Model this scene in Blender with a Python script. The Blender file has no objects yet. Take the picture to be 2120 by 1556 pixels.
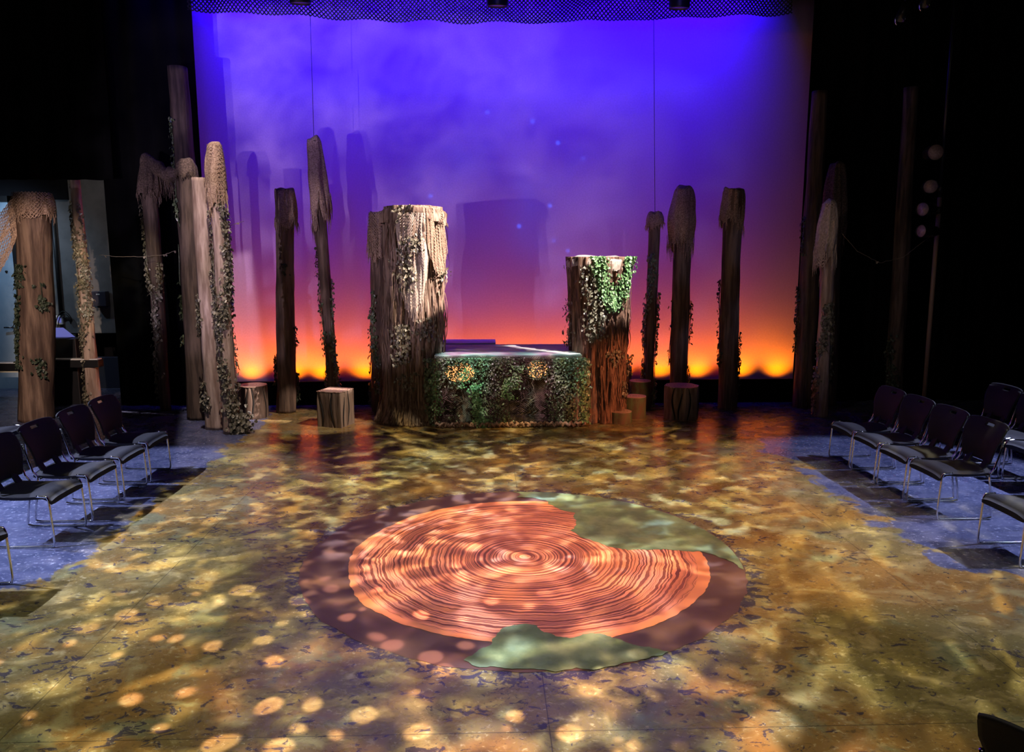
import bpy, bmesh, math, random
from mathutils import Vector, Matrix, Euler, noise
from mathutils.geometry import delaunay_2d_cdt
C = bpy.context.scene.collection
PI = math.pi
sc = bpy.context.scene
# ------------------------------------------------------------------ camera
F = 1593.0; H = 2.35
PITCH = math.radians(8.8); YAW = math.radians(1.95)
CAM = Vector((0, 0, H))
ROT = Euler((PI/2 - PITCH, 0, -YAW), 'XYZ').to_matrix()
cd = bpy.data.cameras.new('camera'); cam = bpy.data.objects.new('camera', cd); C.objects.link(cam)
cam.location = CAM; cam.rotation_euler = ROT.to_euler()
cd.sensor_width = 36; cd.lens = F/2120*36; cd.clip_start = .05; cd.clip_end = 200
sc.camera = cam

def ray(px, py):
    return ROT @ Vector(((px-1060)/F, -(py-778)/F, -1))
def G(px, py, z=0.0):
    d = ray(px, py); return CAM + d*((z-H)/d.z)
def AT(px, py, Y):
    d = ray(px, py); return CAM + d*(Y/d.y)

# ------------------------------------------------------------------ materials
class NT:
    def __init__(s, tree): s.t = tree; s.n = tree.nodes; s.l = tree.links
    def node(s, typ, ins=None, **kw):
        n = s.n.new(typ)
        for k, v in kw.items(): setattr(n, k, v)
        if ins:
            for k, v in ins.items():
                if isinstance(v, bpy.types.NodeSocket): s.l.new(v, n.inputs[k])
                else: n.inputs[k].default_value = v
        return n
    def math(s, op, a, b=0.0, c=None, clamp=False):
        n = s.n.new('ShaderNodeMath'); n.operation = op; n.use_clamp = clamp
        for i, v in enumerate((a, b) if c is None else (a, b, c)):
            if isinstance(v, bpy.types.NodeSocket): s.l.new(v, n.inputs[i])
            else: n.inputs[i].default_value = v
        return n.outputs[0]
    def noise(s, vec, scale, detail=4, rough=.5, dist=0, dim='3D', w=None):
        n = s.n.new('ShaderNodeTexNoise'); n.noise_dimensions = dim
        if vec is not None: s.l.new(vec, n.inputs['Vector'])
        n.inputs['Scale'].default_value = scale; n.inputs['Detail'].default_value = detail
        n.inputs['Roughness'].default_value = rough; n.inputs['Distortion'].default_value = dist
        if w is not None:
            if isinstance(w, bpy.types.NodeSocket): s.l.new(w, n.inputs['W'])
            else: n.inputs['W'].default_value = w
        return n.outputs['Fac']
    def map(s, vec, scale=(1, 1, 1), loc=(0, 0, 0), rot=(0, 0, 0)):
        n = s.n.new('ShaderNodeMapping'); s.l.new(vec, n.inputs['Vector'])
        n.inputs['Scale'].default_value = scale; n.inputs['Location'].default_value = loc; n.inputs['Rotation'].default_value = rot
        return n.outputs[0]
    def rng(s, v, a, b, c=0.0, d=1.0, smooth=True):
        n = s.n.new('ShaderNodeMapRange'); s.l.new(v, n.inputs[0])
        if smooth: n.interpolation_type = 'SMOOTHSTEP'
        for i, q in enumerate((a, b, c, d)): n.inputs[i+1].default_value = q
        return n.outputs[0]
    def mix(s, f, a, b, mode='MIX'):
        n = s.n.new('ShaderNodeMix'); n.data_type = 'RGBA'; n.blend_type = mode
        for idx, v in ((0, f), (6, a), (7, b)):
            if isinstance(v, bpy.types.NodeSocket): s.l.new(v, n.inputs[idx])
            elif idx == 0: n.inputs[0].default_value = v
            else: n.inputs[idx].default_value = (*v, 1)
        return n.outputs[2]
    def ramp(s, v, stops, interp='LINEAR'):
        n = s.n.new('ShaderNodeValToRGB'); s.l.new(v, n.inputs[0]); n.color_ramp.interpolation = interp
        e = n.color_ramp.elements
        while len(e) < len(stops): e.new(.5)
        for i, (p, c) in enumerate(stops): e[i].position = p; e[i].color = (*c, 1)
        return n.outputs[0]

def newmat(name):
    m = bpy.data.materials.new(name); m.use_nodes = True
    t = NT(m.node_tree); b = t.n['Principled BSDF']
    return m, t, b
def coord(t, kind='Object'):
    return t.n.new('ShaderNodeTexCoord').outputs[kind]
def bump(t, b, h, strength=.5, dist=.01):
    n = t.n.new('ShaderNodeBump'); t.l.new(h, n.inputs['Height'])
    n.inputs['Strength'].default_value = strength; n.inputs['Distance'].default_value = dist
    t.l.new(n.outputs[0], b.inputs['Normal'])
def simple(name, col, rough=.6, metal=0, spec=.5, emit=None, es=1):
    m, t, b = newmat(name)
    b.inputs['Base Color'].default_value = (*col, 1); b.inputs['Roughness'].default_value = rough
    b.inputs['Metallic'].default_value = metal; b.inputs['Specular IOR Level'].default_value = spec
    if emit: b.inputs['Emission Color'].default_value = (*emit, 1); b.inputs['Emission Strength'].default_value = es
    return m
def noisy(name, c1, c2, scale=(6, 6, 6), ns=1, rough=.85, bs=.4, bd=.01, lo=.35, hi=.65, detail=5, c3=None, spec=.25):
    m, t, b = newmat(name); v = coord(t)
    mv = t.map(v, scale=scale)
    f = t.noise(mv, ns, detail, .6)
    col = t.mix(t.rng(f, lo, hi), c1, c2)
    if c3:
        g = t.noise(t.map(v, scale=tuple(q*.35 for q in scale)), ns, 4, .6)
        col = t.mix(t.rng(g, .5, .7), col, c3)
    t.l.new(col, b.inputs['Base Color']); b.inputs['Roughness'].default_value = rough
    b.inputs['Specular IOR Level'].default_value = spec
    bump(t, b, f, bs, bd)
    return m

M = {}
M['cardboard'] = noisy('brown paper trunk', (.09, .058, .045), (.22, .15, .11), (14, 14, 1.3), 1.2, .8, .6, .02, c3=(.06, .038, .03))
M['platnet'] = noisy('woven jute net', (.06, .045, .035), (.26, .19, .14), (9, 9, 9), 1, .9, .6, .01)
M['dimmed_bark'] = noisy('dimmed brown trunk', (.045, .032, .026), (.12, .085, .066), (14, 14, 1.3), 1.2, .8, .6, .02)  # darker copy of the brown trunk paper, weak light put into its colour
M['dimmed_net'] = noisy('dimmed jute net', (.06, .042, .034), (.18, .13, .10), (60, 60, 60), 1, .9, .6, .01)  # darker copy of the jute net, dimness of shaded hoods painted in
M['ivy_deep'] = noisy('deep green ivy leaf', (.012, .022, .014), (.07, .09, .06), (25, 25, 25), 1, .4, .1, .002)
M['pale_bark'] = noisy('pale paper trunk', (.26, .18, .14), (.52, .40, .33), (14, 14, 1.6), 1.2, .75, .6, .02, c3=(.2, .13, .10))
M['burlap'] = noisy('burlap drapery', (.10, .062, .045), (.42, .30, .23), (22, 22, 1.2), 1.3, .9, .8, .03, c3=(.16, .09, .06))
M['redbark'] = noisy('russet drapery', (.08, .045, .035), (.34, .19, .13), (20, 20, 1.4), 1.3, .9, .8, .03, c3=(.12, .06, .04))
M['net'] = noisy('jute net', (.22, .14, .10), (.50, .36, .26), (60, 60, 60), 1, .9, .6, .01)
M['palenet'] = noisy('pale jute net', (.38, .30, .25), (.62, .50, .42), (60, 60, 20), 1, .9, .6, .01)
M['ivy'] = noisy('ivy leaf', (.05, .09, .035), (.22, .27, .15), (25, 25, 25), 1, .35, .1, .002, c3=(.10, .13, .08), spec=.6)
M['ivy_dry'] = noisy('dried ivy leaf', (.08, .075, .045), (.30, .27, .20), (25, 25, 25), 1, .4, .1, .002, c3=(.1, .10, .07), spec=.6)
M['ivy_bright'] = noisy('fresh ivy leaf', (.06, .17, .05), (.28, .45, .20), (25, 25, 25), 1, .4, .1, .002, spec=.5)
M['wood_dark'] = noisy('stump side wood', (.07, .045, .035), (.20, .14, .11), (14, 14, 2), 1.2, .6, .6, .02)
M['wood_mid'] = noisy('stump carved wood', (.14, .095, .07), (.33, .24, .18), (12, 12, 1.5), 1.2, .6, .6, .02)
M['groove'] = simple('dark groove', (.012, .01, .009), .9)
M['moss_wood'] = noisy('mossy stump wood', (.09, .06, .04), (.10, .17, .08), (7, 7, 3), 1.2, .7, .5, .02, c3=(.16, .09, .06))
def stumptop():
    m, t, b = newmat('stump top rings'); v = coord(t)
    x = t.node('ShaderNodeSeparateXYZ', {0: v}); r = t.math('SQRT', t.math('ADD', t.math('MULTIPLY', x.outputs[0], x.outputs[0]), t.math('MULTIPLY', x.outputs[1], x.outputs[1])))
    w = t.math('ADD', r, t.math('MULTIPLY', t.noise(v, 4, 2), .06))
    f = t.noise(None, 60, 2, .5, 0, '1D', w)
    t.l.new(t.mix(t.rng(f, .4, .6), (.22, .13, .10), (.50, .34, .28)), b.inputs['Base Color']); b.inputs['Roughness'].default_value = .55
    return m
M['stump_top'] = stumptop()
M['black_cloth'] = simple('black velour', (.0035, .0035, .004), 1, 0, .1)
M['black_wall'] = simple('black wall paint', (.006, .006, .008), .9, 0, .2)
M['black_ceiling'] = simple('black ceiling paint', (.004, .004, .005), .95, 0, .1)
M['camo'] = noisy('camouflage netting', (.012, .012, .012), (.06, .06, .06), (12, 12, 12), 1, .7, .2, .002)
M['chair_fabric'] = noisy('black seat fabric', (.03, .03, .034), (.05, .05, .056), (250, 250, 250), 1, 1, .3, .001, spec=.08)
M['chair_back'] = noisy('black chair back', (.010, .010, .011), (.018, .018, .02), (300, 300, 300), 1, .75, .3, .001, spec=.3)
M['chrome'] = simple('chrome tube', (.75, .75, .76), .12, 1)
M['label'] = simple('grey chair tag', (.35, .33, .31), .5)
M['black_plastic'] = simple('black plastic', (.012, .012, .014), .4)
M['black_metal'] = simple('black painted metal', (.012, .012, .013), .35, 0, .5)
M['pipe'] = simple('tan painted pipe', (.30, .20, .14), .5)
M['lens'] = noisy('frosted gel', (.36, .26, .25), (.5, .38, .36), (40, 40, 40), 1, .5, .1, .001)
M['grey_wall'] = noisy('grey painted wall', (.15, .145, .14), (.19, .18, .175), (4, 4, 4), 1, .85, .1, .002)
M['blue_dado'] = simple('dark blue wall dado', (.03, .035, .06), .7)
M['door'] = noisy('pale blue metal door', (.26, .36, .46), (.42, .52, .60), (1.2, 1.2, .8), 1.3, .4, .1, .002)
M['white'] = simple('white plastic', (.75, .75, .75), .4)
M['cream'] = simple('cream sheet', (.75, .72, .55), .6)
M['cable'] = simple('black cable', (.01, .01, .01), .5)
M['vine'] = simple('dry vine twig', (.20, .16, .12), .5)
M['glow_warm'] = simple('added warm glow', (.8, .5, .3), .4, emit=(1, .42, .13), es=2.6)  # glow for the panels added behind the platform netting
M['screen'] = simple('lit screen', (.1, .1, .2), .3, emit=(.25, .28, 1), es=.35)
M['led'] = simple('led strip lens', (.2, .1, .05), .3)

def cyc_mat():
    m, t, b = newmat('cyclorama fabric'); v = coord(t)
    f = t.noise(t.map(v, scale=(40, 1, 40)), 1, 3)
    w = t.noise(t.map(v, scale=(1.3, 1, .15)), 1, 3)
    t.l.new(t.mix(t.rng(f, .3, .7), (.40, .28, .46), (.44, .31, .50)), b.inputs['Base Color'])  # violet in the cloth colour takes out pale light bounced off the floor
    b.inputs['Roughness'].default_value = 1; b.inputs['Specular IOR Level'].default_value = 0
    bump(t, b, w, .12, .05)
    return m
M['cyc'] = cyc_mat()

MC = (0.28, 5.80)     # medallion centre
def floor_mat():
    m, t, b = newmat('painted stage floor'); v = coord(t)
    X = t.node('ShaderNodeSeparateXYZ', {0: v}); x, y = X.outputs[0], X.outputs[1]
    n1 = t.noise(v, .9, 3, .5, .3); n2 = t.noise(t.map(v, loc=(7, 3, 0), scale=(1, 1.3, 1)), 3.2, 7, .62, .6)
    n2b = t.noise(t.map(v, loc=(1, 9, 0)), 7, 6, .6, .5)
    base = t.mix(t.rng(n1, .40, .62), (.16, .130, .050), (.23, .135, .045))
    base = t.mix(t.rng(n2, .50, .68), base, (.33, .265, .115))
    base = t.mix(t.rng(n2b, .58, .74, 0, .7), base, (.46, .38, .19))
    n4 = t.noise(t.map(v, loc=(3, 31, 0)), 2.0, 5, .6, .4)
    base = t.mix(t.rng(n4, .55, .68, 0, .7), base, (.17, .19, .11))
    # dark blue splatter veins
    nv = t.noise(t.map(v, loc=(2, 2, 5), scale=(1, 1.3, 1)), 9.5, 6, .62, 1.0)
    nm = t.noise(t.map(v, loc=(12, 2, 5)), 1.3, 3, .5)
    dx = t.math('SUBTRACT', x, MC[0]); dy = t.math('SUBTRACT', y, MC[1])
    r = t.math('SQRT', t.math('ADD', t.math('MULTIPLY', dx, dx), t.math('MULTIPLY', dy, dy)))
    near = t.rng(t.math('ABSOLUTE', t.math('SUBTRACT', r, 1.72)), 0, .16, .13, 0)
    thr = t.math('ADD', t.math('ADD', nv, t.math('MULTIPLY', nm, .20)), near)
    vein = t.rng(thr, .685, .725)
    base = t.mix(t.math('MULTIPLY', vein, .85), base, (.034, .030, .050))
    fine = t.noise(t.map(v, loc=(9, 4, 2), scale=(1, 1.3, 1)), 26, 6, .68, .6)
    base = t.mix(t.rng(fine, .56, .68, 0, .55), base, (.50, .42, .24))
    base = t.mix(t.rng(fine, .44, .34, 0, .55), base, (.05, .042, .03))
    # blue speckled paint at both sides
    nb = t.noise(t.map(v, loc=(5, 5, 5)), 2.2, 7, .6, .4)
    side = t.math('ADD', t.math('ABSOLUTE', t.math('SUBTRACT', x, .15)), t.math('MULTIPLY', t.math('SUBTRACT', nb, .5), 1.5))
    far = t.rng(y, 4.9, 5.6, .8, 0)
    sidem = t.rng(t.math('SUBTRACT', side, far), 3.33, 3.42)
    sp = t.noise(v, 28, 5, .65); sp2 = t.noise(v, 4, 4, .6)
    blue = t.mix(t.rng(sp, .55, .68), t.mix(t.rng(sp2, .4, .6), (.055, .065, .13), (.09, .10, .18)), (.30, .32, .45))
    base = t.mix(sidem, base, blue)
    # sheet seams
    sx = t.math('ABSOLUTE', t.math('SUBTRACT', t.math('PINGPONG', t.math('SUBTRACT', x, .31), 1.355), 0))
    sy = t.math('PINGPONG', t.math('SUBTRACT', y, 3.53), 1.355)
    seam = t.math('MAXIMUM', t.rng(sx, .0015, .004, 1, 0), t.rng(sy, .0015, .004, 1, 0))
    base = t.mix(t.math('MULTIPLY', seam, .7), base, (.03, .025, .02))
    t.l.new(base, b.inputs['Base Color'])
    t.l.new(t.rng(n2, .3, .7, .20, .34), b.inputs['Roughness'])
    b.inputs['Specular IOR Level'].default_value = .38
    bump(t, b, t.math('ADD', n2, t.math('MULTIPLY', n2b, .5)), .12, .008)
    return m
def ring_mat():
    m, t, b = newmat('painted tree rings'); v = coord(t)
    X = t.node('ShaderNodeSeparateXYZ', {0: v}); x, y = X.outputs[0], X.outputs[1]
    dx = t.math('SUBTRACT', x, .30); dy = t.math('SUBTRACT', y, 5.80)
    r = t.math('SQRT', t.math('ADD', t.math('MULTIPLY', dx, dx), t.math('MULTIPLY', dy, dy)))
    wob = t.math('MULTIPLY', t.math('SUBTRACT', t.noise(v, 1.6, 4, .55), .5), .16)
    wob2 = t.math('MULTIPLY', t.math('SUBTRACT', t.noise(v, 9, 2, .5), .5), .018)
    w = t.math('ADD', t.math('ADD', r, t.math('MULTIPLY', wob, r)), wob2)
    f = t.noise(None, 44, 2.5, .62, 0, '1D', w)
    light = t.rng(f, .46, .53)
    c = t.mix(light, (.20, .055, .034), (.76, .25, .15))
    nn = t.noise(v, 2.5, 3)
    c = t.mix(t.rng(nn, .4, .7, 0, .35), c, (.45, .12, .05))
    c = t.mix(t.rng(t.math('ADD', r, wob2), 1.325, 1.34), c, (.75, .25, .12))
    t.l.new(c, b.inputs['Base Color']); b.inputs['Roughness'].default_value = .38; b.inputs['Specular IOR Level'].default_value = .3
    return m
M['floor'] = floor_mat(); M['rings'] = ring_mat()
M['ring_base'] = noisy('painted maroon brown disc', (.105, .052, .045), (.14, .072, .06), (2, 2, 2), 1, .4, .1, .005)
M['moss_paint'] = noisy('painted moss green', (.10, .125, .065), (.20, .23, .13), (3, 3, 3), 1.5, .45, .2, .005, c3=(.15, .22, .19))
M['deck'] = noisy('painted deck', (.30, .26, .30), (.52, .58, .50), (1.2, 9, 5), 1, .7, .2, .005, c3=(.42, .30, .38))

# ------------------------------------------------------------------ mesh helpers
class MB:
    def __init__(s): s.v = []; s.f = []; s.sm = []; s.mi = []
    def add(s, vs, fs, smooth=False, mi=0):
        o = len(s.v); s.v += [tuple(p) for p in vs]
        for f in fs: s.f.append(tuple(i+o for i in f)); s.sm.append(smooth); s.mi.append(mi)
    def box(s, x0, y0, z0, x1, y1, z1, M4=None, mi=0):
        vs = [Vector((x, y, z)) for z in (z0, z1) for y in (y0, y1) for x in (x0, x1)]
        if M4: vs = [M4 @ p for p in vs]
        s.add(vs, [(0, 2, 3, 1), (4, 5, 7, 6), (0, 1, 5, 4), (2, 6, 7, 3), (0, 4, 6, 2), (1, 3, 7, 5)], False, mi)
    def tube(s, pts, r, n=10, caps=True, mi=0, smooth=True):
        pts = [Vector(p) for p in pts]; rs = r if isinstance(r, (list, tuple)) else [r]*len(pts)
        up = None; vs = []
        for i, p in enumerate(pts):
            d = (pts[min(i+1, len(pts)-1)] - pts[max(i-1, 0)])
            if d.length < 1e-9: d = Vector((0, 0, 1))
            d.normalize()
            if up is None:
                up = d.orthogonal().normalized()
            else:
                up = (up - d*up.dot(d));
                up = up.normalized() if up.length > 1e-6 else d.orthogonal().normalized()
            b = d.cross(up)
            for k in range(n):
                a = 2*PI*k/n; vs.append(p + (up*math.cos(a) + b*math.sin(a))*rs[i])
        fs = [(i*n+k, i*n+(k+1) % n, (i+1)*n+(k+1) % n, (i+1)*n+k) for i in range(len(pts)-1) for k in range(n)]
        if caps: fs += [tuple(range(n-1, -1, -1)), tuple(range((len(pts)-1)*n, len(pts)*n))]
        s.add(vs, fs, smooth, mi)
    def grid(s, fn, nu, nv, closed=False, smooth=True, mi=0, skip=None):
        vs = [fn(i/nu, j/nv) for j in range(nv+1) for i in range(nu if closed else nu+1)]
        w = nu if closed else nu+1; fs = []
        for j in range(nv):
            for i in range(nu):
                if skip and skip((i+.5)/nu, (j+.5)/nv): continue
                a = j*w+i; b = j*w+(i+1) % w; fs.append((a, b, b+w, a+w))
        s.add(vs, fs, smooth, mi)
    def build(s, name, mats, parent=None, solid=0, off=0, bev=0, loc=None):
        me = bpy.data.meshes.new(name)
        vs = s.v
        if loc is not None: vs = [(p[0]-loc[0], p[1]-loc[1], p[2]-loc[2]) for p in s.v]
        me.from_pydata(vs, [], s.f)
        me.polygons.foreach_set('use_smooth', s.sm); me.polygons.foreach_set('material_index', s.mi)
        me.update()
        for m in (mats if isinstance(mats, (list, tuple)) else [mats]): me.materials.append(m)
        o = bpy.data.objects.new(name, me); C.objects.link(o)
        if loc is not None: o.location = loc
        if parent: o.parent = parent
        if solid:
            q = o.modifiers.new('s', 'SOLIDIFY'); q.thickness = solid; q.offset = off
        if bev:
            q = o.modifiers.new('b', 'BEVEL'); q.width = bev; q.segments = 2; q.limit_method = 'ANGLE'
        return o
def tag(o, label, cat, group=None, kind=None):
    if label: o['label'] = label
    if cat: o['category'] = cat
    if group: o['group'] = group
    if kind: o['kind'] = kind
    return o
def thing(name, label, cat, loc=(0, 0, 0), rz=0, group=None):
    o = bpy.data.objects.new(name, None); C.objects.link(o); o.location = loc; o.rotation_euler = (0, 0, rz)
    return tag(o, label, cat, group)
def struct(o): o['kind'] = 'structure'; return o
def copy_tree(o, parent=None):
    c = o.copy(); C.objects.link(c)
    if parent: c.parent = parent
    for ch in o.children: copy_tree(ch, c)
    return c
def nz(x, y, z): return noise.noise(Vector((x, y, z)))

LEAF = [(0, 0, 0), (.30, -.12, .03), (.55, .20, .05), (.34, .42, .02), (.42, .72, .04), (0, 1.05, -.04), (-.42, .72, .04), (-.34, .42, .02), (-.55, .20, .05), (-.30, -.12, .03)]
def leaf(mb, p, nrm, size, rnd, mi=0, droop=True):
    n = (Vector(nrm) + Vector((rnd.uniform(-.7, .7), rnd.uniform(-.7, .7), rnd.uniform(-.4, .8)))).normalized()
    d = Vector((rnd.uniform(-.8, .8), rnd.uniform(-.8, .8), -1 if droop else rnd.uniform(-1, 1)))
    d = (d - n*d.dot(n)).normalized(); s = d.cross(n)
    vs = [Vector(p) + (s*x + d*y + n*z*1.5)*size for x, y, z in LEAF]
    mb.add(vs, [(0, 1, 2, 3, 4, 5), (0, 5, 6, 7, 8, 9)], False, mi)

def net_strip(mb, fn, nu, nv, w=.006, jit=.0):
    """diamond lattice over the surface fn(u,v); fn returns (point, normal)"""
    def seg(a, na, b):
        d = (b-a); L = d.length
        if L < 1e-6: return
        s = d.cross(na).normalized()*w*.5
        mb.add([a-s, a+s, b+s, b-s], [(0, 1, 2, 3)])
    P = {}
    for j in range(nv+1):
        for i in range(nu+1):
            if (i+j) % 2 == 0: P[i, j] = fn(i/nu, j/nv)
    for (i, j), (p, n) in P.items():
        for di in (-1, 1):
            q = P.get((i+di, j+1))
            if q: seg(p, n, q[0])

# ------------------------------------------------------------------ room shell
def slab(name, x0, y0, z0, x1, y1, z1, m, parent=None):
    mb = MB(); mb.box(x0, y0, z0, x1, y1, z1); return mb.build(name, m, parent)
fl = struct(slab('floor', -9, -2.5, -.15, 9, 15.5, 0, M['floor']))
tag(fl, 'stage floor painted in mottled olive and ochre with dark blue splatter', None)
struct(slab('wall_back', -9, 15.2, 0, 9, 15.5, 8, M['black_wall']))
struct(slab('wall_left', -9.2, -2.5, 0, -9, 15.5, 8, M['black_wall']))
struct(slab('wall_right', 9, -2.5, 0, 9.2, 15.5, 8, M['black_wall']))
struct(slab('wall_front', -9.2, -2.7, 0, 9.2, -2.5, 8, M['black_wall']))
struct(slab('ceiling', -9.2, -2.7, 8, 9.2, 15.5, 8.2, M['black_ceiling']))

def jag(pts, it=4, amp=.16, seed=1, closed=True):
    rnd = random.Random(seed)
    for _ in range(it):
        out = []
        n = len(pts)
        for i in range(n if closed else n-1):
            a = pts[i]; b = pts[(i+1) % n]; L = math.hypot(b[0]-a[0], b[1]-a[1])
            m = ((a[0]+b[0])/2, (a[1]+b[1])/2); k = rnd.uniform(-amp, amp)
            out += [a, (m[0]-(b[1]-a[1])*k, m[1]+(b[0]-a[0])*k)]
        pts = out
    return pts
def paint(name, pts, z, m, label):
    V, E, Fc, *_ = delaunay_2d_cdt([Vector(p) for p in pts], [(i, (i+1) % len(pts)) for i in range(len(pts))], [], 1, 1e-5)
    out = []
    for f in Fc:
        A = sum(V[f[i]].x*V[f[(i+1) % len(f)]].y-V[f[(i+1) % len(f)]].x*V[f[i]].y for i in range(len(f)))
        out.append(tuple(f) if A > 0 else tuple(reversed(f)))
    me = bpy.data.meshes.new(name); me.from_pydata([(p.x, p.y, z) for p in V], [], out); me.materials.append(m)
    o = bpy.data.objects.new(name, me); C.objects.link(o); o.parent = fl; o['label'] = label
    return o
def circ(cx, cy, r, n, seed, amp, a0=0, a1=2*PI):
    out = []
    for i in range(n):
        a = a0 + (a1-a0)*i/(n-1 if a1-a0 < 6.28 else n)
        rr = r*(1 + amp*nz(math.cos(a)*2+seed, math.sin(a)*2, seed) + amp*.5*nz(math.cos(a)*9+seed, math.sin(a)*9, seed) + amp*.35*nz(math.cos(a)*25+seed, math.sin(a)*25, seed))
        out.append((cx+rr*math.cos(a), cy+rr*math.sin(a)))
    return out
paint('painted_brown_disc', circ(MC[0], MC[1], 1.71, 400, 3, .022), .002, M['ring_base'], 'dark maroon brown disc painted around the tree rings')
paint('painted_tree_rings', circ(.32, 5.80, 1.40, 300, 8, .022), .004, M['rings'], 'salmon and dark red tree rings painted at centre stage')
def PX(l): return [tuple(G(*p)[:2]) for p in l]
up = PX([(1075, 1021), (1070, 1030), (1130, 1036), (1190, 1062), (1194, 1078), (1180, 1098), (1200, 1112), (1240, 1124), (1270, 1134), (1300, 1140), (1360, 1138), (1420, 1142), (1450, 1142), (1480, 1150), (1510, 1162), (1535, 1178), (1562, 1200)])
outer = circ(MC[0], MC[1], 1.70, 40, 3, .006, math.atan2(up[-1][1]-MC[1], up[-1][0]-MC[0])+.04, math.radians(91))
paint('painted_moss', jag(up, 3, .13, 2, False) + outer, .006, M['moss_paint'], 'green moss painted over the upper right of the rings')
lo = PX([(960, 1368), (985, 1352), (1018, 1334), (1030, 1312), (1050, 1298), (1080, 1293), (1112, 1297), (1150, 1318), (1180, 1322), (1240, 1312), (1270, 1322), (1300, 1332), (1345, 1340), (1385, 1350), (1370, 1358), (1300, 1372), (1240, 1386), (1150, 1392), (1060, 1386), (1000, 1382)])
paint('painted_moss', jag(lo, 3, .13, 5), .006, M['moss_paint'], 'green moss painted over the lower edge of the rings')

# cyclorama
YC = 13.0
cl = AT(393, 0, YC).x - .9; cr = AT(1683, 38, YC).x + .25
mb = MB()
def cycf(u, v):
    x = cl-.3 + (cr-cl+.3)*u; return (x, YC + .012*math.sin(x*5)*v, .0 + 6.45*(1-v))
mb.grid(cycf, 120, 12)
tag(mb.build('cyclorama', M['cyc'], solid=.01), 'tall violet-tinted cloth backdrop lit blue above and orange along its foot', 'backdrop')
mb = MB()
xa, xb = AT(440, 790, 12.25).x-.3, AT(1640, 790, 12.25).x + .3
ztop = AT(1060, 787, 12.25).z
mb.box(xa, 12.22, 0, xb, 12.28, ztop)
for k in range(9):
    x = xa+.3+(xb-xa-.6)*k/8; mb.box(x-.03, 12.28, 0, x+.03, 12.6, .05); mb.box(x-.03, 12.28, 0, x+.03, 12.32, ztop-.05)
tag(mb.build('ground_row', M['black_cloth']), 'low black masking wall along the foot of the glowing backdrop', 'masking')

# drapes
def drape(name, x0, x1, Y, z0, z1, label, seed, parent=None):
    mb = MB(); w = abs(x1-x0); n = int(w*22)
    def fn(u, v):
        x = x0+(x1-x0)*u
        a = .05+.03*nz(x*1.3, seed, v*.5)
        return (x, Y + a*math.sin(x*17+2.2*nz(x*.9, seed, 0)) + .04*nz(x*3, v*2, seed), z0+(z1-z0)*v)
    mb.grid(fn, max(n*4, 40), 10)
    o = mb.build(name, M['black_cloth'], solid=.006); return tag(o, label, 'curtain')
xl = AT(393, 0, 12.3).x; xr = AT(1683, 0, 12.3).x
drape('stage_curtain', AT(230, 600, 12.3).x, xl, 12.3, 0, 7.6, 'black folded curtain left of the blue backdrop behind the leaning poles', 1)
drape('stage_curtain', xr, 8.9, 12.3, 0, 7.6, 'black folded curtain right of the blue backdrop behind the seats', 5)
drape('stage_curtain', -8.95, AT(232, 300, 12.1).x, 12.1, AT(150, 372, 12.1).z, 7.6, 'short black border curtain hung above the grey wall and door', 9)

# left backstage wall and door
YW = 14.0
wx0 = AT(42, 500, YW).x; wx1 = AT(260, 500, YW).x
struct(slab('wall_backstage', wx0, YW, 1.0, wx1, YW+.15, 5, M['grey_wall']))
struct(slab('trim_1', wx0, YW-.02, 0, wx1, YW+.15, AT(200, 740, YW).z, M['blue_dado']))
hx0, hx1 = AT(78, 400, YW).x, AT(142, 400, YW).x
struct(slab('trim_2', wx0-.3, YW-.05, AT(100, 413, YW).z, hx1, YW, 5, M['black_wall']))
dx0 = -8.95
door = struct(slab('door_1', dx0, YW, 0, wx0-.12, YW+.06, AT(20, 418, YW).z, M['door']))
mb = MB(); zt = AT(20, 418, YW).z
mb.box(wx0-.12, YW-.06, 0, wx0, YW+.1, zt+.1); mb.box(dx0, YW-.06, zt, wx0, YW+.1, zt+.1)
mb.build('door_frame', M['black_metal'], door)
p = AT(14, 562, YW); mb = MB(); mb.tube([(p.x, YW, p.z), (p.x, YW-.02, p.z)], .02, 12); mb.build('door_viewer', M['black_metal'], door)
p = AT(30, 677, YW); mb = MB(); mb.tube([(p.x, YW, p.z), (p.x, YW-.06, p.z)], .02, 12); mb.tube([(p.x, YW-.06, p.z), (p.x-.14, YW-.07, p.z)], .014, 10); mb.build('door_handle', M['chrome'], door)
p0 = AT(107, 415, YW-.03); p1 = AT(127, 652, YW-.03)
mb = MB(); mb.tube([p0, p0.lerp(p1, .5), p1], .035, 8); tag(mb.build('conduit', M['cable']), 'black vertical conduit running down the grey backstage wall', 'pipe')
c = AT(124, 662, YW-.03)
t_ = thing('wall_box', 'small pale blue control box at the foot of the conduit', 'switch box', (c.x, YW, c.z))
mb = MB(); mb.box(-.055, -.05, -.08, .055, 0, .08); mb.build('box_case', M['white'], t_, bev=.006)
mb = MB(); mb.box(-.03, -.056, -.05, .03, -.05, .05); mb.build('box_face', M['screen'], t_)
c2 = AT(138, 690, YW-.04); mb = MB()
for k in range(3):
    pts = []
    for i in range(25):
        a = i/24*PI*2*.9+.6; pts.append((c2.x+(.11+.03*k)*math.cos(a), YW-.04-.02*k, c2.z+(.30+.05*k)*math.sin(a)))
    mb.tube(pts, .009, 6)
tag(mb.build('cable_coil', M['cable']), 'black cable coil hanging beside the pale control box', 'cable')
c = AT(207, 618, YW-.1); t_ = thing('wall_speaker', 'small dark wall speaker beside the black curtain', 'speaker', (c.x, YW, c.z))
mb = MB(); mb.box(-.13, -.16, -.13, .13, -.02, .13); mb.build('speaker_case', simple('navy plastic', (.03, .03, .05), .5), t_, bev=.01)
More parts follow.
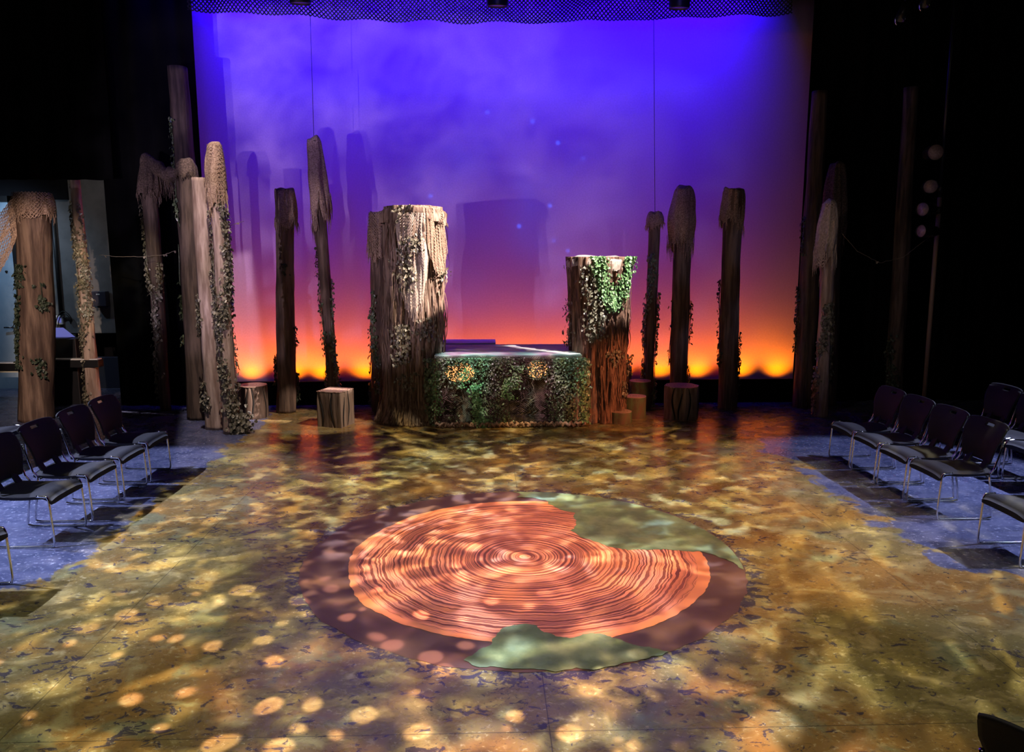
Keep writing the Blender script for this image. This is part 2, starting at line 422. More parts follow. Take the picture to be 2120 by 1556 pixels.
mb = MB(); mb.box(-.03, -.165, .07, .03, -.16, .09); mb.build('badge', M['white'], t_)
mb = MB(); mb.box(-.02, -.03, -.02, .02, 0, .02); mb.build('bracket', M['black_metal'], t_)

# ------------------------------------------------------------------ trunks
def shaft_fn(p0, p1, r0, r1, seed, rough=.05, flute=0, flare=0, kf=9, elx=1.0, grain=0):
    d = p1-p0
    def fn(u, v):
        a = 2*PI*u; c, s = math.cos(a), math.sin(a); z = v*d.length
        r = r0+(r1-r0)*v
        r *= 1 + rough*nz(c*1.2+seed, s*1.2, z*1.1) + rough*.6*nz(c*4+seed, s*4, z*2.2)
        if flute:
            r *= 1 + flute*(nz(c*kf+seed, s*kf, z*.5+seed)+.5*nz(c*kf*2.3+seed, s*kf*2.3, z*.9))
        if flare:
            r *= 1 + flare*max(0, (.22-v)/.22)**2.2*(1+.5*nz(c*5, s*5, seed))
        if grain: r *= 1+grain*nz(c*kf*4, s*kf*4, z*2+seed)
        q = p0 + d*v
        return Vector((q.x + r*c*elx, q.y + r*s, q.z))
    return fn
def shaft(mb, p0, p1, r0, r1, seed, nseg=28, nring=40, **k):
    fn = shaft_fn(p0, p1, r0, r1, seed, **k)
    mb.grid(fn, nseg, nring, closed=True)
    n = nseg; o = len(mb.v)-(nring+1)*n
    mb.f.append(tuple(range(o+nring*n, o+(nring+1)*n))); mb.sm.append(False); mb.mi.append(0)
    mb.f.append(tuple(range(o+n-1, o-1, -1))); mb.sm.append(False); mb.mi.append(0)
    return fn
def cloth_cap(mb, top, r, length, seed, flare=.25, dome=.1, lean=(0, 0), fringe=True, rnd=None, lenvar=.35, arc=None):
    """a net or burlap cloth draped over the head of a trunk"""
    rnd = rnd or random.Random(seed)
    def L(a): return length*(1 + lenvar*nz(math.cos(a)*1.7+seed, math.sin(a)*1.7, seed*.7))
    def fn(u, v):
        a = 2*PI*u; c, s = math.cos(a), math.sin(a)
        if v < .2:
            k = v/.2; rr = r*1.03*math.sin(k*PI/2); z = dome*math.cos(k*PI/2)
        else:
            k = (v-.2)/.8; rr = r*(1.05 + flare*math.sin(k*PI*.8)); z = -k*L(a)
        fold = .26*nz(c*2.2+seed, s*2.2, z*1.6)+.14*nz(c*4.5+seed, s*4.5, z*1.1)+.10*nz(c*9, s*9+seed, z*3)
        rr *= 1+fold*min(1, v*3)
        kk = max(0, -z)
        return Vector((top.x + rr*c + lean[0]*kk, top.y + rr*s + lean[1]*kk, top.z + z + .05*nz(c*1.5*min(1, v*5)+seed, s*1.5*min(1, v*5), seed)))
    mb.grid(fn, 44, 26, closed=True)
    if fringe:
        for i in range(90):
            a = rnd.random(); p = fn(a, rnd.uniform(.8, 1)); l = rnd.uniform(.05, .2)*min(1.5, length/.5)
            q = p + Vector((rnd.uniform(-.02, .02), rnd.uniform(-.02, .02), -l))
            c = Vector((math.cos(2*PI*a), math.sin(2*PI*a), 0))*.006
            mb.tube([p+c, (p+q)/2+c*2, q+c], [.006, .005, .002], 4, caps=False)
    return fn
def net_over(mb, top, r, length, seed, flare=.25, cell=.05, lean=(0, 0), w=.01):
    def fn(u, v):
        a = 2*PI*u; c, s = math.cos(a), math.sin(a); k = v
        z = -k*length*(1+.3*nz(c*1.5+seed, s*1.5, seed)); rr = r*(1.12+flare*math.sin(k*PI*.8))*(1+.12*nz(c*4+seed, s*4, z*1.1))
        return Vector((top.x+rr*c-lean[0]*z, top.y+rr*s-lean[1]*z, top.z+z+.02)), Vector((c, s, 0))
    nu = max(10, int(2*PI*r*1.2/cell))*2; net_strip(mb, fn, nu-nu % 2, int(length/cell)*2, w)

def ivy_on(mb, fn, length, rnd, spec, size=.05, out=.02):
    """spec: (v0, v1, angle deg (0=+x, 270=to camera), spread deg, leaves)"""
    for v0, v1, ang, spr, cnt in spec:
        ph = rnd.uniform(0, 6)
        pts = []
        for i in range(16):
            k = i/15; v = v0+(v1-v0)*k; a = math.radians(ang)+math.radians(spr)*.7*math.sin(ph+k*length*(v1-v0)*2.2)
            p = fn(a/(2*PI), v); d = Vector((math.cos(a), math.sin(a), 0)); pts.append(p+d*out*.6)
        mb.tube(pts, .006, 5)
        for _ in range(int(cnt*1.5)):
            k = rnd.random(); v = v0+(v1-v0)*k
            a = math.radians(ang)+math.radians(spr)*.7*math.sin(ph+k*length*(v1-v0)*2.2)+rnd.gauss(0, .28)*math.radians(max(spr, 35))
            clump = nz(v*length*3, ang, ph)
            if rnd.random() > .62+clump: continue
            p = fn(a/(2*PI), v); d = Vector((math.cos(a), math.sin(a), 0))
            leaf(mb, p+d*(out*rnd.uniform(.3, 2.2)), d, size*rnd.uniform(.6, 1.25), rnd)

def pole(label, base, top, w0, w1, cap=None, ivy=None, mat='cardboard', Y=None, seed=1, size=.038, ivymat='ivy', group=None, twist=0):
    p0 = G(*base) if Y is None else AT(base[0], base[1], Y)
    p0 = Vector((p0.x, p0.y, 0)); p1 = AT(top[0], top[1], p0.y)
    d0 = (p0-CAM).dot(ROT @ Vector((0, 0, -1))); d1 = (p1-CAM).dot(ROT @ Vector((0, 0, -1)))
    r0 = w0/2*d0/F; r1 = w1/2*d1/F
    root = thing('tree_pole', label, 'tree trunk', p0, group=group or 'slim tree trunk props around the stage')
    q0 = Vector((0, 0, 0)); q1 = p1-p0
    rnd = random.Random(seed)
    mb = MB(); fn = shaft(mb, q0, q1, r0, r1, seed, nring=70, rough=.15, flute=.07, kf=3.2)
    mb.build('trunk', M[mat], root)
    if cap:
        ln, fl_, dome, lean, cm, cover = cap
        mb = MB(); cloth_cap(mb, q1, r1, ln, seed, fl_, dome, lean, rnd=rnd)
        mb.build('net_cap', M[cm], root)
        if cover:
            mb = MB(); net_over(mb, q1, r1, ln*1.15, seed, fl_, .045, lean, .009); mb.build('netting', M['palenet' if cm == 'palenet' else 'net'], root)
    if ivy:
        mb = MB(); ivy_on(mb, fn, q1.length, rnd, ivy, size); mb.build('ivy', M[ivymat], root)
    return root, fn, q1
L_, R_, FR = 180, 0, 270
# left group
r_, fn_, q_ = pole('broad pinkish trunk at far left with net draped over its head', (78, 868), (68, 402), 66, 62,
     (.28, .15, .0, (-.0, 0), 'net', True), [(.25, .70, 245, 25, 420), (.50, .62, 320, 20, 90), (.20, .29, 320, 18, 90)], 'cardboard', None, 3, .042, 'ivy_deep')
mb = MB()
def sw(u, v):   # net swag going out of the frame to the left
    a = q_ + Vector((-.1, -.12, .0)); b = q_ + Vector((-1.3, -.1, -.95))
    p = a.lerp(b, u); p.z += .15*math.sin(u*PI)*-1
    wv = .9*(1-v)*(.35+.65*math.sin(min(1, u*1.2+.1)*PI*.8)); p.z += -wv*.9+.35*u
    p.y += .06*nz(u*6, v*6, 1)
    return p
mb.grid(sw, 24, 18); mb2 = MB()
def swn(u, v):
    p = sw(u, v); p = Vector(p); p.y -= .03; return p, Vector((0, -1, 0))
net_strip(mb2, swn, 40, 36, .012); mb2.build('net_swag', M['net'], r_)

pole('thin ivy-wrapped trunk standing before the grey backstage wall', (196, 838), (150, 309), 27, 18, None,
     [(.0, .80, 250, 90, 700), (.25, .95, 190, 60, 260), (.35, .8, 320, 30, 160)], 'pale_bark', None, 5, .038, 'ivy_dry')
r3, fn3, q3 = pole('thin dark ivy trunk before the black curtain with hooded net top', (343, 849), (306, 345), 22, 30,
     (.42, .35, .12, (.0, 0), 'dimmed_net', False), [(.05, .85, 215, 70, 520), (.35, .62, 280, 60, 160)], 'dimmed_bark', None, 7, .038, 'ivy_dry')
mb = MB(); base3 = G(343, 849)
pts = [AT(x, y, base3.y)-Vector((base3.x, base3.y, 0)) for x, y in [(296, 333), (312, 336), (328, 352), (348, 363), (368, 360), (388, 352)]]
sm = []
for i in range(25):
    k = i/24*(len(pts)-1); j = min(int(k), len(pts)-2); sm.append(pts[j].lerp(pts[j+1], k-j))
mb.tube(sm, [.11+.02*math.sin(i*.9) for i in range(25)], 14)
rnd = random.Random(4)
for i in range(160):
    p = sm[rnd.randrange(3, 24)] + Vector((rnd.uniform(-.06, .06), rnd.uniform(-.08, .08), -.08)); mb.tube([p, p+Vector((rnd.uniform(-.03, .03), 0, -rnd.uniform(.08, .3)))], [.006, .003], 4, caps=False)
mb.build('net_swag', M['dimmed_net'], r3)
pole('tallest trunk left of the blue backdrop, bare at its top', (418, 848), (368, 139), 46, 38, None,
     [(.55, .86, 225, 35, 200), (.38, .5, 180, 30, 90)], 'dimmed_bark', None, 11)
pole('dark trunk between the hooded thin trunk and the bright trunk', (412, 856), (386, 338), 46, 34,
     (.18, .15, .06, (0, 0), 'dimmed_net', False), [(.40, .50, 185, 20, 120), (.30, .34, 190, 20, 40)], 'dimmed_bark', 11.25, 13)
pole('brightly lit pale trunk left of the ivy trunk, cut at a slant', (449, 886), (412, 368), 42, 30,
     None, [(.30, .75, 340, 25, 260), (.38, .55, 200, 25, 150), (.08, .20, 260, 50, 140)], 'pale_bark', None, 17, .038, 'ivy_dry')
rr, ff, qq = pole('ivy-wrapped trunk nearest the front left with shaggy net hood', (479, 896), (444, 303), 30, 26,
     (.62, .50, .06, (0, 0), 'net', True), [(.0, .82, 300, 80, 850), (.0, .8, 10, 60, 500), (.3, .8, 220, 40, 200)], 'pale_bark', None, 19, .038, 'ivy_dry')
mb = MB(); rnd = random.Random(3)
for i in range(160): leaf(mb, (rnd.gauss(.16, .06), rnd.gauss(-.02, .05), abs(rnd.gauss(.12, .08))+.01), (0, -1, .3), .05, rnd)
mb.build('ivy_tuft', M['ivy_dry'], rr)
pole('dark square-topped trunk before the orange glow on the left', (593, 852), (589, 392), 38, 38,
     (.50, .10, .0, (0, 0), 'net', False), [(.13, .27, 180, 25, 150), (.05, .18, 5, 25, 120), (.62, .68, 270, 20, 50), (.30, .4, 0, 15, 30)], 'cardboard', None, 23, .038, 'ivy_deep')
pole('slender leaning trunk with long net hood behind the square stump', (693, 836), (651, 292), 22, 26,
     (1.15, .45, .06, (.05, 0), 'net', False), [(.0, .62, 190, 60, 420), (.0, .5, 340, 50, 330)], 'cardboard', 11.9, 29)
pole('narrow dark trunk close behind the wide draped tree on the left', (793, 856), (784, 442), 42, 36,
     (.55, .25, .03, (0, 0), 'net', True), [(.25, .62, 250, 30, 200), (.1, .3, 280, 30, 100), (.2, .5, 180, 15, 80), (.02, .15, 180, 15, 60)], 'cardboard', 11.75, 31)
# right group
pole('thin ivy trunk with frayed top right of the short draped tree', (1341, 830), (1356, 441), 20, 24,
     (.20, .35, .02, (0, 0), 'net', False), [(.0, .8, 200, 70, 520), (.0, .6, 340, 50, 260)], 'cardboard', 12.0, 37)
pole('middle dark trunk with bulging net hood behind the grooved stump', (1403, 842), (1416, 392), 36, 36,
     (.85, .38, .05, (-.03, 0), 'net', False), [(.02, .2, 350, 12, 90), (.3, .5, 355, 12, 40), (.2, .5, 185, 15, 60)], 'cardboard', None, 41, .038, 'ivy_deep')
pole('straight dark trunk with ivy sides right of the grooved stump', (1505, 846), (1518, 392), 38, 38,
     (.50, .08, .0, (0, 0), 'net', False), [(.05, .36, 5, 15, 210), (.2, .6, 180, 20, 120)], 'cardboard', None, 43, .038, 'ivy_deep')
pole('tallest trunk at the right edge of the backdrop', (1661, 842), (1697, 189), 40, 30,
     None, [(.18, .40, 180, 12, 160), (.5, .62, 180, 20, 60)], 'dimmed_bark', None, 47, .038, 'ivy_deep')
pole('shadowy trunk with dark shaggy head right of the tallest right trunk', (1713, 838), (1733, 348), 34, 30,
     (.95, .45, .1, (0, 0), 'dimmed_net', False), [(.1, .5, 200, 60, 180)], 'dimmed_bark', None, 53, .038, 'ivy_deep')
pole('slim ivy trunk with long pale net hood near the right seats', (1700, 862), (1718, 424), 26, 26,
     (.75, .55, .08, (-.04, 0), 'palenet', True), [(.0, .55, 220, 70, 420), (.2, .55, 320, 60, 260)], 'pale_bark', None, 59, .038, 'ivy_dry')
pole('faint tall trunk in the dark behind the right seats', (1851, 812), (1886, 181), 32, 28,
     None, [(.05, .25, 250, 80, 180)], 'dimmed_bark', 11.6, 61, .038, 'ivy_deep')

# ------------------------------------------------------------------ big trees
def strips(mb, fn, rnd, n, ang, spr, v0, v1, ln, w=.03, out=.03):
    """torn vertical cloth strips lying over a trunk"""
    for _ in range(n):
        a = (ang+rnd.gauss(0, spr))/360; v = rnd.uniform(v0, v1); l = ln*rnd.uniform(.4, 1.3); ww = w*rnd.uniform(.3, 1.3)
        K = 8; vs = []; o0 = out*rnd.uniform(.3, 1.4)
        dr = rnd.uniform(-.012, .012)
        for k in range(K+1):
            t = k/K; p0 = fn(a+dr*t, max(.02, v-l*t)); c = Vector((math.cos(2*PI*a), math.sin(2*PI*a), 0)); s = Vector((-c.y, c.x, 0))
            p = p0 + c*(o0+.015*math.sin(t*9+v*20)); q = ww*(1-.75*t)*(1+.3*math.sin(t*17+a*50))
            vs += [p-s*q*.5, p+c*q*.35, p+s*q*.5]
        fs = []
        for k in range(K): b = k*3; fs += [(b, b+1, b+4, b+3), (b+1, b+2, b+5, b+4)]
        mb.add(vs, fs, True)
def bigtree(label, base, ctrY, top, w0, w1, flare, mat, seed, name='draped_tree'):
    p = AT(base[0], 700, ctrY); p0 = Vector((p.x, ctrY, 0)); p1 = AT(top[0], top[1], ctrY)
    d = (p1-CAM).length; r0 = w0/2*ctrY/F; r1 = w1/2*ctrY/F
    root = thing(name, label, 'tree', p0)
    q1 = p1-p0; q1.y = 0
    mb = MB(); fn = shaft(mb, Vector((0, 0, 0)), q1, r0, r1, seed, 160, 110, rough=.10, flute=.17, flare=flare, kf=5, grain=.07)
    mb.build('trunk', M[mat], root)
    return root, fn, q1, r1
T1, f1, q1, r1 = bigtree('tall wide draped tree with net and cloth strips left of the platform', (851, 0), 11.1, (855, 428), 116, 116, .30, 'burlap', 2)
rnd = random.Random(12)
mb = MB(); strips(mb, f1, rnd, 260, 285, 45, .25, .99, .28, .035, .03); strips(mb, f1, rnd, 70, 270, 60, .05, .5, .25, .03, .02); mb.build('cloth_strips', M['burlap'], T1)
mb = MB()
def n1f(u, v):
    a = math.radians(278+62*(u-.5)*(1-.15*v)); vv = .985-.42*v*(1-.35*(2*u-1)**2) - .02
    if v > .0: pass
    p = f1(a/(2*PI), vv); c = Vector((math.cos(a), math.sin(a), 0)); return p+c*(.06+.03*math.sin(v*6+u*5)), c
net_strip(mb, n1f, 56, 60, .012)
for i in range(110):
    u = rnd.random(); p, c = n1f(u, rnd.choice((1, 1, .5, .3))); mb.tube([p, p+Vector((rnd.uniform(-.02, .02), 0, -rnd.uniform(.06, .2)))], [.007, .003], 4, caps=False)
mb.build('netting', M['palenet'], T1)
mb = MB()
def n1g(u, v):
    a = math.radians(322+46*(u-.5)); vv = .99-.30*v*(1-.5*(2*u-1)**2)
    p = f1(a/(2*PI), vv); c = Vector((math.cos(a), math.sin(a), 0)); return p+c*(.05+.06*v), c
net_strip(mb, n1g, 40, 40, .012); mb.build('netting', M['net'], T1)
mb = MB(); cloth_cap(mb, q1+Vector((0, 0, -.03)), r1*.98, .16, 4, .03, .04, lenvar=.9); mb.build('cloth_cap', M['burlap'], T1)
mb = MB()
ivy_on(mb, f1, q1.length, rnd, [(.80, 1.0, 258, 10, 90), (.62, .82, 265, 12, 150), (.28, .47, 262, 14, 190), (.40, .5, 290, 10, 80), (.26, .42, 318, 8, 110), (.66, .75, 345, 10, 40), (.17, .25, 250, 20, 40), (.80, .86, 285, 10, 60)], .040, .05)
mb.build('ivy', M['ivy_dry'], T1)
T2, f2, q2, r2 = bigtree('shorter wide draped tree crowned with green ivy, right of the platform', (1239, 0), 11.1, (1237, 531), 104, 116, .18, 'redbark', 6)
rnd = random.Random(22)
mb = MB(); strips(mb, f2, rnd, 190, 290, 40, .2, .98, .24, .03, .025); strips(mb, f2, rnd, 60, 300, 50, .03, .5, .2, .03, .02); mb.build('cloth_strips', M['redbark'], T2)
mb = MB(); cloth_cap(mb, q2+Vector((0, 0, -.03)), r2*.99, .13, 14, .02, .03, lenvar=1.1); mb.build('cloth_cap', M['palenet'], T2)
mb = MB()
def garland(pts, n, sz, spread):
    for _ in range(n):
        k = rnd.random()*(len(pts)-1); j = int(k); a = pts[j][0]+(pts[j+1][0]-pts[j][0])*(k-j)+rnd.gauss(0, spread)*60; v = pts[j][1]+(pts[j+1][1]-pts[j][1])*(k-j)+rnd.gauss(0, spread)*.15
        p = f2(a/360, min(1, v)); c = Vector((math.cos(math.radians(a)), math.sin(math.radians(a)), 0)); leaf(mb, p+c*rnd.uniform(.04, .11), c, sz*rnd.uniform(.6, 1.2), rnd)
garland([(262, 1.01), (270, .88), (283, .74), (295, .70), (308, .80), (320, .92), (330, 1.01)], 2600, .034, .09)
mb.build('green_ivy', M['ivy_bright'], T2)
mb = MB()
ivy_on(mb, f2, q2.length, rnd, [(.6, .95, 250, 10, 160), (.5, .66, 262, 8, 110), (.35, .45, 300, 12, 80), (.26, .4, 355, 8, 120), (.45, .75, 182, 8, 110), (.15, .25, 320, 20, 40), (.65, .9, 265, 8, 110)], .038, .04)
mb.build('ivy', M['ivy_dry'], T2)

# ------------------------------------------------------------------ platform between the trees
YP = G(1050, 880).y
xp0 = AT(903, 800, YP).x; xp1 = AT(1197, 800, YP).x; zp = AT(1050, 735, YP).z; yb = G(1100, 712, zp).y
PL = thing('platform', 'raised stage platform between the two draped trees, ivy and net on its front', 'platform', ((xp0+xp1)/2, YP, 0))
hw = (xp1-xp0)/2; dp = yb-YP
mb = MB(); mb.box(-hw-.02, 0, zp-.05, hw+.05, dp, zp); 
mb.build('deck', M['deck'], PL, bev=.005)
mb = MB(); mb.box(-hw-.02, dp, zp-.05, -hw+.85, dp+.55, zp+.02); mb.build('rear_deck', M['deck'], PL)
for x in (-hw+.05, -.03, hw-.05):
    for y in (.06, dp-.06):
        mb = MB(); mb.box(x-.045, y-.045, 0, x+.045, y+.045, zp-.05); mb.build('post', M['wood_dark'], PL)
for z0, z1 in ((.05, .14), (zp-.10, zp-.05)):
    mb = MB(); mb.box(-hw, .03, z0, hw, .07, z1); mb.build('rail', M['wood_dark'], PL)
mb = MB(); mb.box(-hw, .12, 0, hw, .14, zp-.06); mb.build('back_cloth', noisy('dark brown backing cloth', (.02, .013, .01), (.06, .04, .03), (8, 8, 8), 1), PL)
rnd = random.Random(77)
mb = MB()
def pf(u, v):
    x = -hw-.03+2*(hw+.04)*u; z = (zp-.02)*(1-v)+.01; y = -.03-.05*abs(nz(x*3, z*2, 3))-.05*v*abs(nz(x*2, 1, 5)); x += .05*nz(x*4, z*4, 8); z = max(.01, z+.05*nz(x*4, z*4, 18)*min(1, z*3)*min(1, (zp-z)*8))
    return Vector((x, y, z)), Vector((0, -1, 0))
net_strip(mb, pf, 130, 72, .005)
for k in range(140):   # straight-woven patches and loose strands
    x = rnd.uniform(-hw, hw); z = rnd.uniform(.1, zp); l = rnd.uniform(.1, .4)
    pts = [(x+rnd.uniform(-.03, .03)*i, -.09-.02*rnd.random(), z-l*i/5) for i in range(6) if z-l*i/5 > .01]
    if len(pts) > 1: mb.tube(pts, .004, 4, caps=False)
for k in range(10):
    z = zp-.015-.014*k
    mb.tube([(-hw+.02+2*hw*i/30, -.085+.01*rnd.random(), z+.012*nz(i*.4, k, 1)) for i in range(30)], .0045, 4, caps=False)
mb.build('netting', M['platnet'], PL)
mb = MB()
for side, ww in ((hw, .07), (-hw, .03)):
    def hem(u, v): 
        return Vector((side-ww+ww*1.3*u+.01*nz(v*9, 1, side), -.1-.03*math.sin(u*PI)+.02*nz(v*7, u*3, 2), (zp-.03)*v+.01))
    mb.grid(hem, 6, 40)
for k in range(26):
    x = -hw+2*hw*k/25; 
    mb.tube([(x+.09*i/6+rnd.uniform(-.02, .02), -.13-.05*rnd.random(), .035+.03*math.sin(i*1.3+k)+.01) for i in range(7)], .02, 6)
mb.build('burlap_hem', noisy('burlap hem', (.20, .11, .08), (.42, .26, .2), (40, 40, 10), 1), PL)
holes = [(AT(cx, cz, YP).x-(xp0+xp1)/2, AT(cx, cz, YP).z, ra, rb) for cx, cz, ra, rb in ((952, 770, .20, .13), (1113, 763, .14, .12))]
mb = MB(); mbb = MB()
for k in range(6500):
    x = rnd.uniform(-hw-.08, hw+.1); v = rnd.random()**1.5; z = (zp-.06)*(1-v)+.04
    if any(((x-a)/ra)**2+((z-b)/rb)**2 < 1 for a, b, ra, rb in holes): continue
    den = .50+1.3*nz(x*1.6, z*1.2, 9)+.5*nz(x*6, z*.8, 2)
    if v > .45: den -= .22
    if rnd.random() > den: continue
    leaf(mb, (x, -.10-.05*rnd.random(), z), (0, -1, .2), rnd.uniform(.014, .030), rnd)
for cx, z0, z1, n in ((-.42, .05, .62, 420), (.03, .40, .70, 150), (.12, .55, .88, 160), (-.62, .55, .85, 60), (-hw+.03, .2, .95, 220), (hw+.05, .05, .8, 160), (-.35, .0, .12, 120)):
    for k in range(n):
        z = rnd.uniform(z0, z1); leaf(mbb, (cx+rnd.gauss(0, .045)+.03*math.sin(z*9), -.13-.05*rnd.random(), z), (0, -1, .3), rnd.uniform(.015, .030), rnd)
for cx, cz, ww, hh in ((952, 770, .23, .16), (1113, 763, .17, .14)):
    c = AT(cx, cz, YP)-Vector(((xp0+xp1)/2, YP, 0))
    for k in range(430):
        a = rnd.uniform(0, 6.28); q = rnd.random()**.5; leaf(mb, (c.x+ww*q*math.cos(a), -.07-.03*rnd.random(), c.z+hh*q*math.sin(a)), (0, -1, 0), rnd.uniform(.014, .024), rnd)
mb.build('ivy', M['ivy'], PL); mbb.build('green_ivy', M['ivy_bright'], PL)
mb = MB()
for k in range(700):
    leaf(mb, (-hw-.06-.10*rnd.random(), rnd.uniform(.0, .3), rnd.uniform(.05, zp-.05)), (-.3, -1, .1), rnd.uniform(.03, .05), rnd)
for k in range(260):
    leaf(mb, (hw+.06+.10*rnd.random(), rnd.uniform(-.05, .1), rnd.uniform(.05, zp-.05)), (.3, -1, .1), rnd.uniform(.03, .05), rnd)
mb.build('side_ivy', M['ivy'], PL)
# two added glow panels standing in for orange light seen through the netting
for px, py, w, h in ((952, 770, 31, 21), (1113, 763, 23, 19)):
    c = AT(px, py, YP+.05); s = YP/F
    t_ = thing('added_glow', 'added warm orange glow panel behind the netting on the platform front, %s' % ('beside the tall draped tree' if px < 1000 else 'beside the ivy-crowned tree'), 'glow panel', (c.x, YP+.05, c.z), 0, 'glow panels added in the platform front')
    mb = MB(); n = 28
    vs = [(math.cos(2*PI*i/n)*w*s, -.008-.0, math.sin(2*PI*i/n)*h*s) for i in range(n)]; mb.add(vs, [tuple(range(n))]); mb.build('lens', M['glow_warm'], t_, solid=.004)
    mb = MB()
    ring = [(math.cos(2*PI*i/n)*w*s*1.05, .03, math.sin(2*PI*i/n)*h*s*1.05) for i in range(n+1)]; mb.tube(ring, .015, 8, caps=False); mb.box(-w*s, .02, -h*s*.9, w*s, .065, h*s*.9); mb.build('glow_backing', M['black_metal'], t_)

# ------------------------------------------------------------------ stumps
def stump(label, cx, ybase, ytop, wpx, sides, mat, seed, grooves=6, rot=0, Y=None):
    p = G(cx, ybase) if Y is None else AT(cx, ybase, Y); r = wpx/2*p.y/F; p = Vector((p.x, p.y+r*.9, 0)); h = AT(cx, ytop, p.y).z
    root = thing('tree_stump', label, 'stump', p, rot, 'stump seats and steps beside the platform')
    mb = MB(); N = 64; R = 14
    def rad(a, z):
        if sides:
            k = 2*PI/sides; b = ((a+PI/2) % k)-k/2; q = math.cos(k/2)/math.cos(b)*1.06; q = min(q, 1.06)
        else: q = 1
        return r*q*(1+.03*nz(math.cos(a)*3+seed, math.sin(a)*3, z*2))
    gr = [random.Random(seed*31+i).uniform(0, 1)+i for i in range(grooves)]
    def fn(u, v):
        a = 2*PI*u; z = h*v*.985; q = rad(a, z)
        for i, g in enumerate(gr):
            ga = g/grooves*2*PI + .12*math.sin(v*4+i*1.7); d = abs((a-ga+PI) % (2*PI)-PI)
            q *= 1-.07*max(0, 1-d/.09)
        q *= 1-.02*(v > .97)
        return Vector((q*math.cos(a), q*math.sin(a), z))
    mb.grid(fn, 200, R, closed=True)
    mb.build('bark', M[mat], root)
    mb = MB(); n = 60
    t0 = [Vector((rad(2*PI*i/n, h)*1.0*math.cos(2*PI*i/n), rad(2*PI*i/n, h)*math.sin(2*PI*i/n), h*.98)) for i in range(n)]
    t1 = [Vector((v.x*.985, v.y*.985, h)) for v in t0]
    mb.add(t0+t1, [(i, (i+1) % n, n+(i+1) % n, n+i) for i in range(n)]+[tuple(range(n, 2*n))]); mb.build('top', M['stump_top'], root)
    mb = MB()
    for i, g in enumerate(gr):
        pts = []
        for k in range(12):
            v = .02+.95*k/11*(1 if i % 2 else .85); ga = g/grooves*2*PI + .12*math.sin(v*4+i*1.7); q = rad(ga, h*v)*.955
            pts.append((q*math.cos(ga), q*math.sin(ga), h*v))
        mb.tube(pts, [.004+.011*math.sin(PI*k/11) for k in range(12)], 6)
    if grooves: mb.build('groove', M['groove'], root)
    return root
stump('squarish block stump with bright side below the slender leaning trunk', 690, 886, 806, 76, 4, 'wood_mid', 3, 8, .45)
stump('dark grooved stump beside the front left ivy trunk', 517, 868, 796, 62, 0, 'wood_dark', 5, 9)
stump('large grooved stump seat standing alone right of the step stumps', 1417, 871, 797, 72, 8, 'wood_mid', 7, 9)
stump('lowest small round step stump beside the ivy-crowned tree', 1287, 878, 850, 50, 0, 'moss_wood', 9, 0)
stump('second round step stump, green-streaked, behind the lowest step', 1317, 867, 819, 50, 0, 'moss_wood', 11, 0)
stump('third step stump with green-streaked side, behind the second step', 1328, 851, 787, 46, 0, 'moss_wood', 13, 0)
stump('tallest narrow step stump tucked against the ivy-crowned tree', 1296, 842, 758, 24, 0, 'wood_mid', 15, 0)

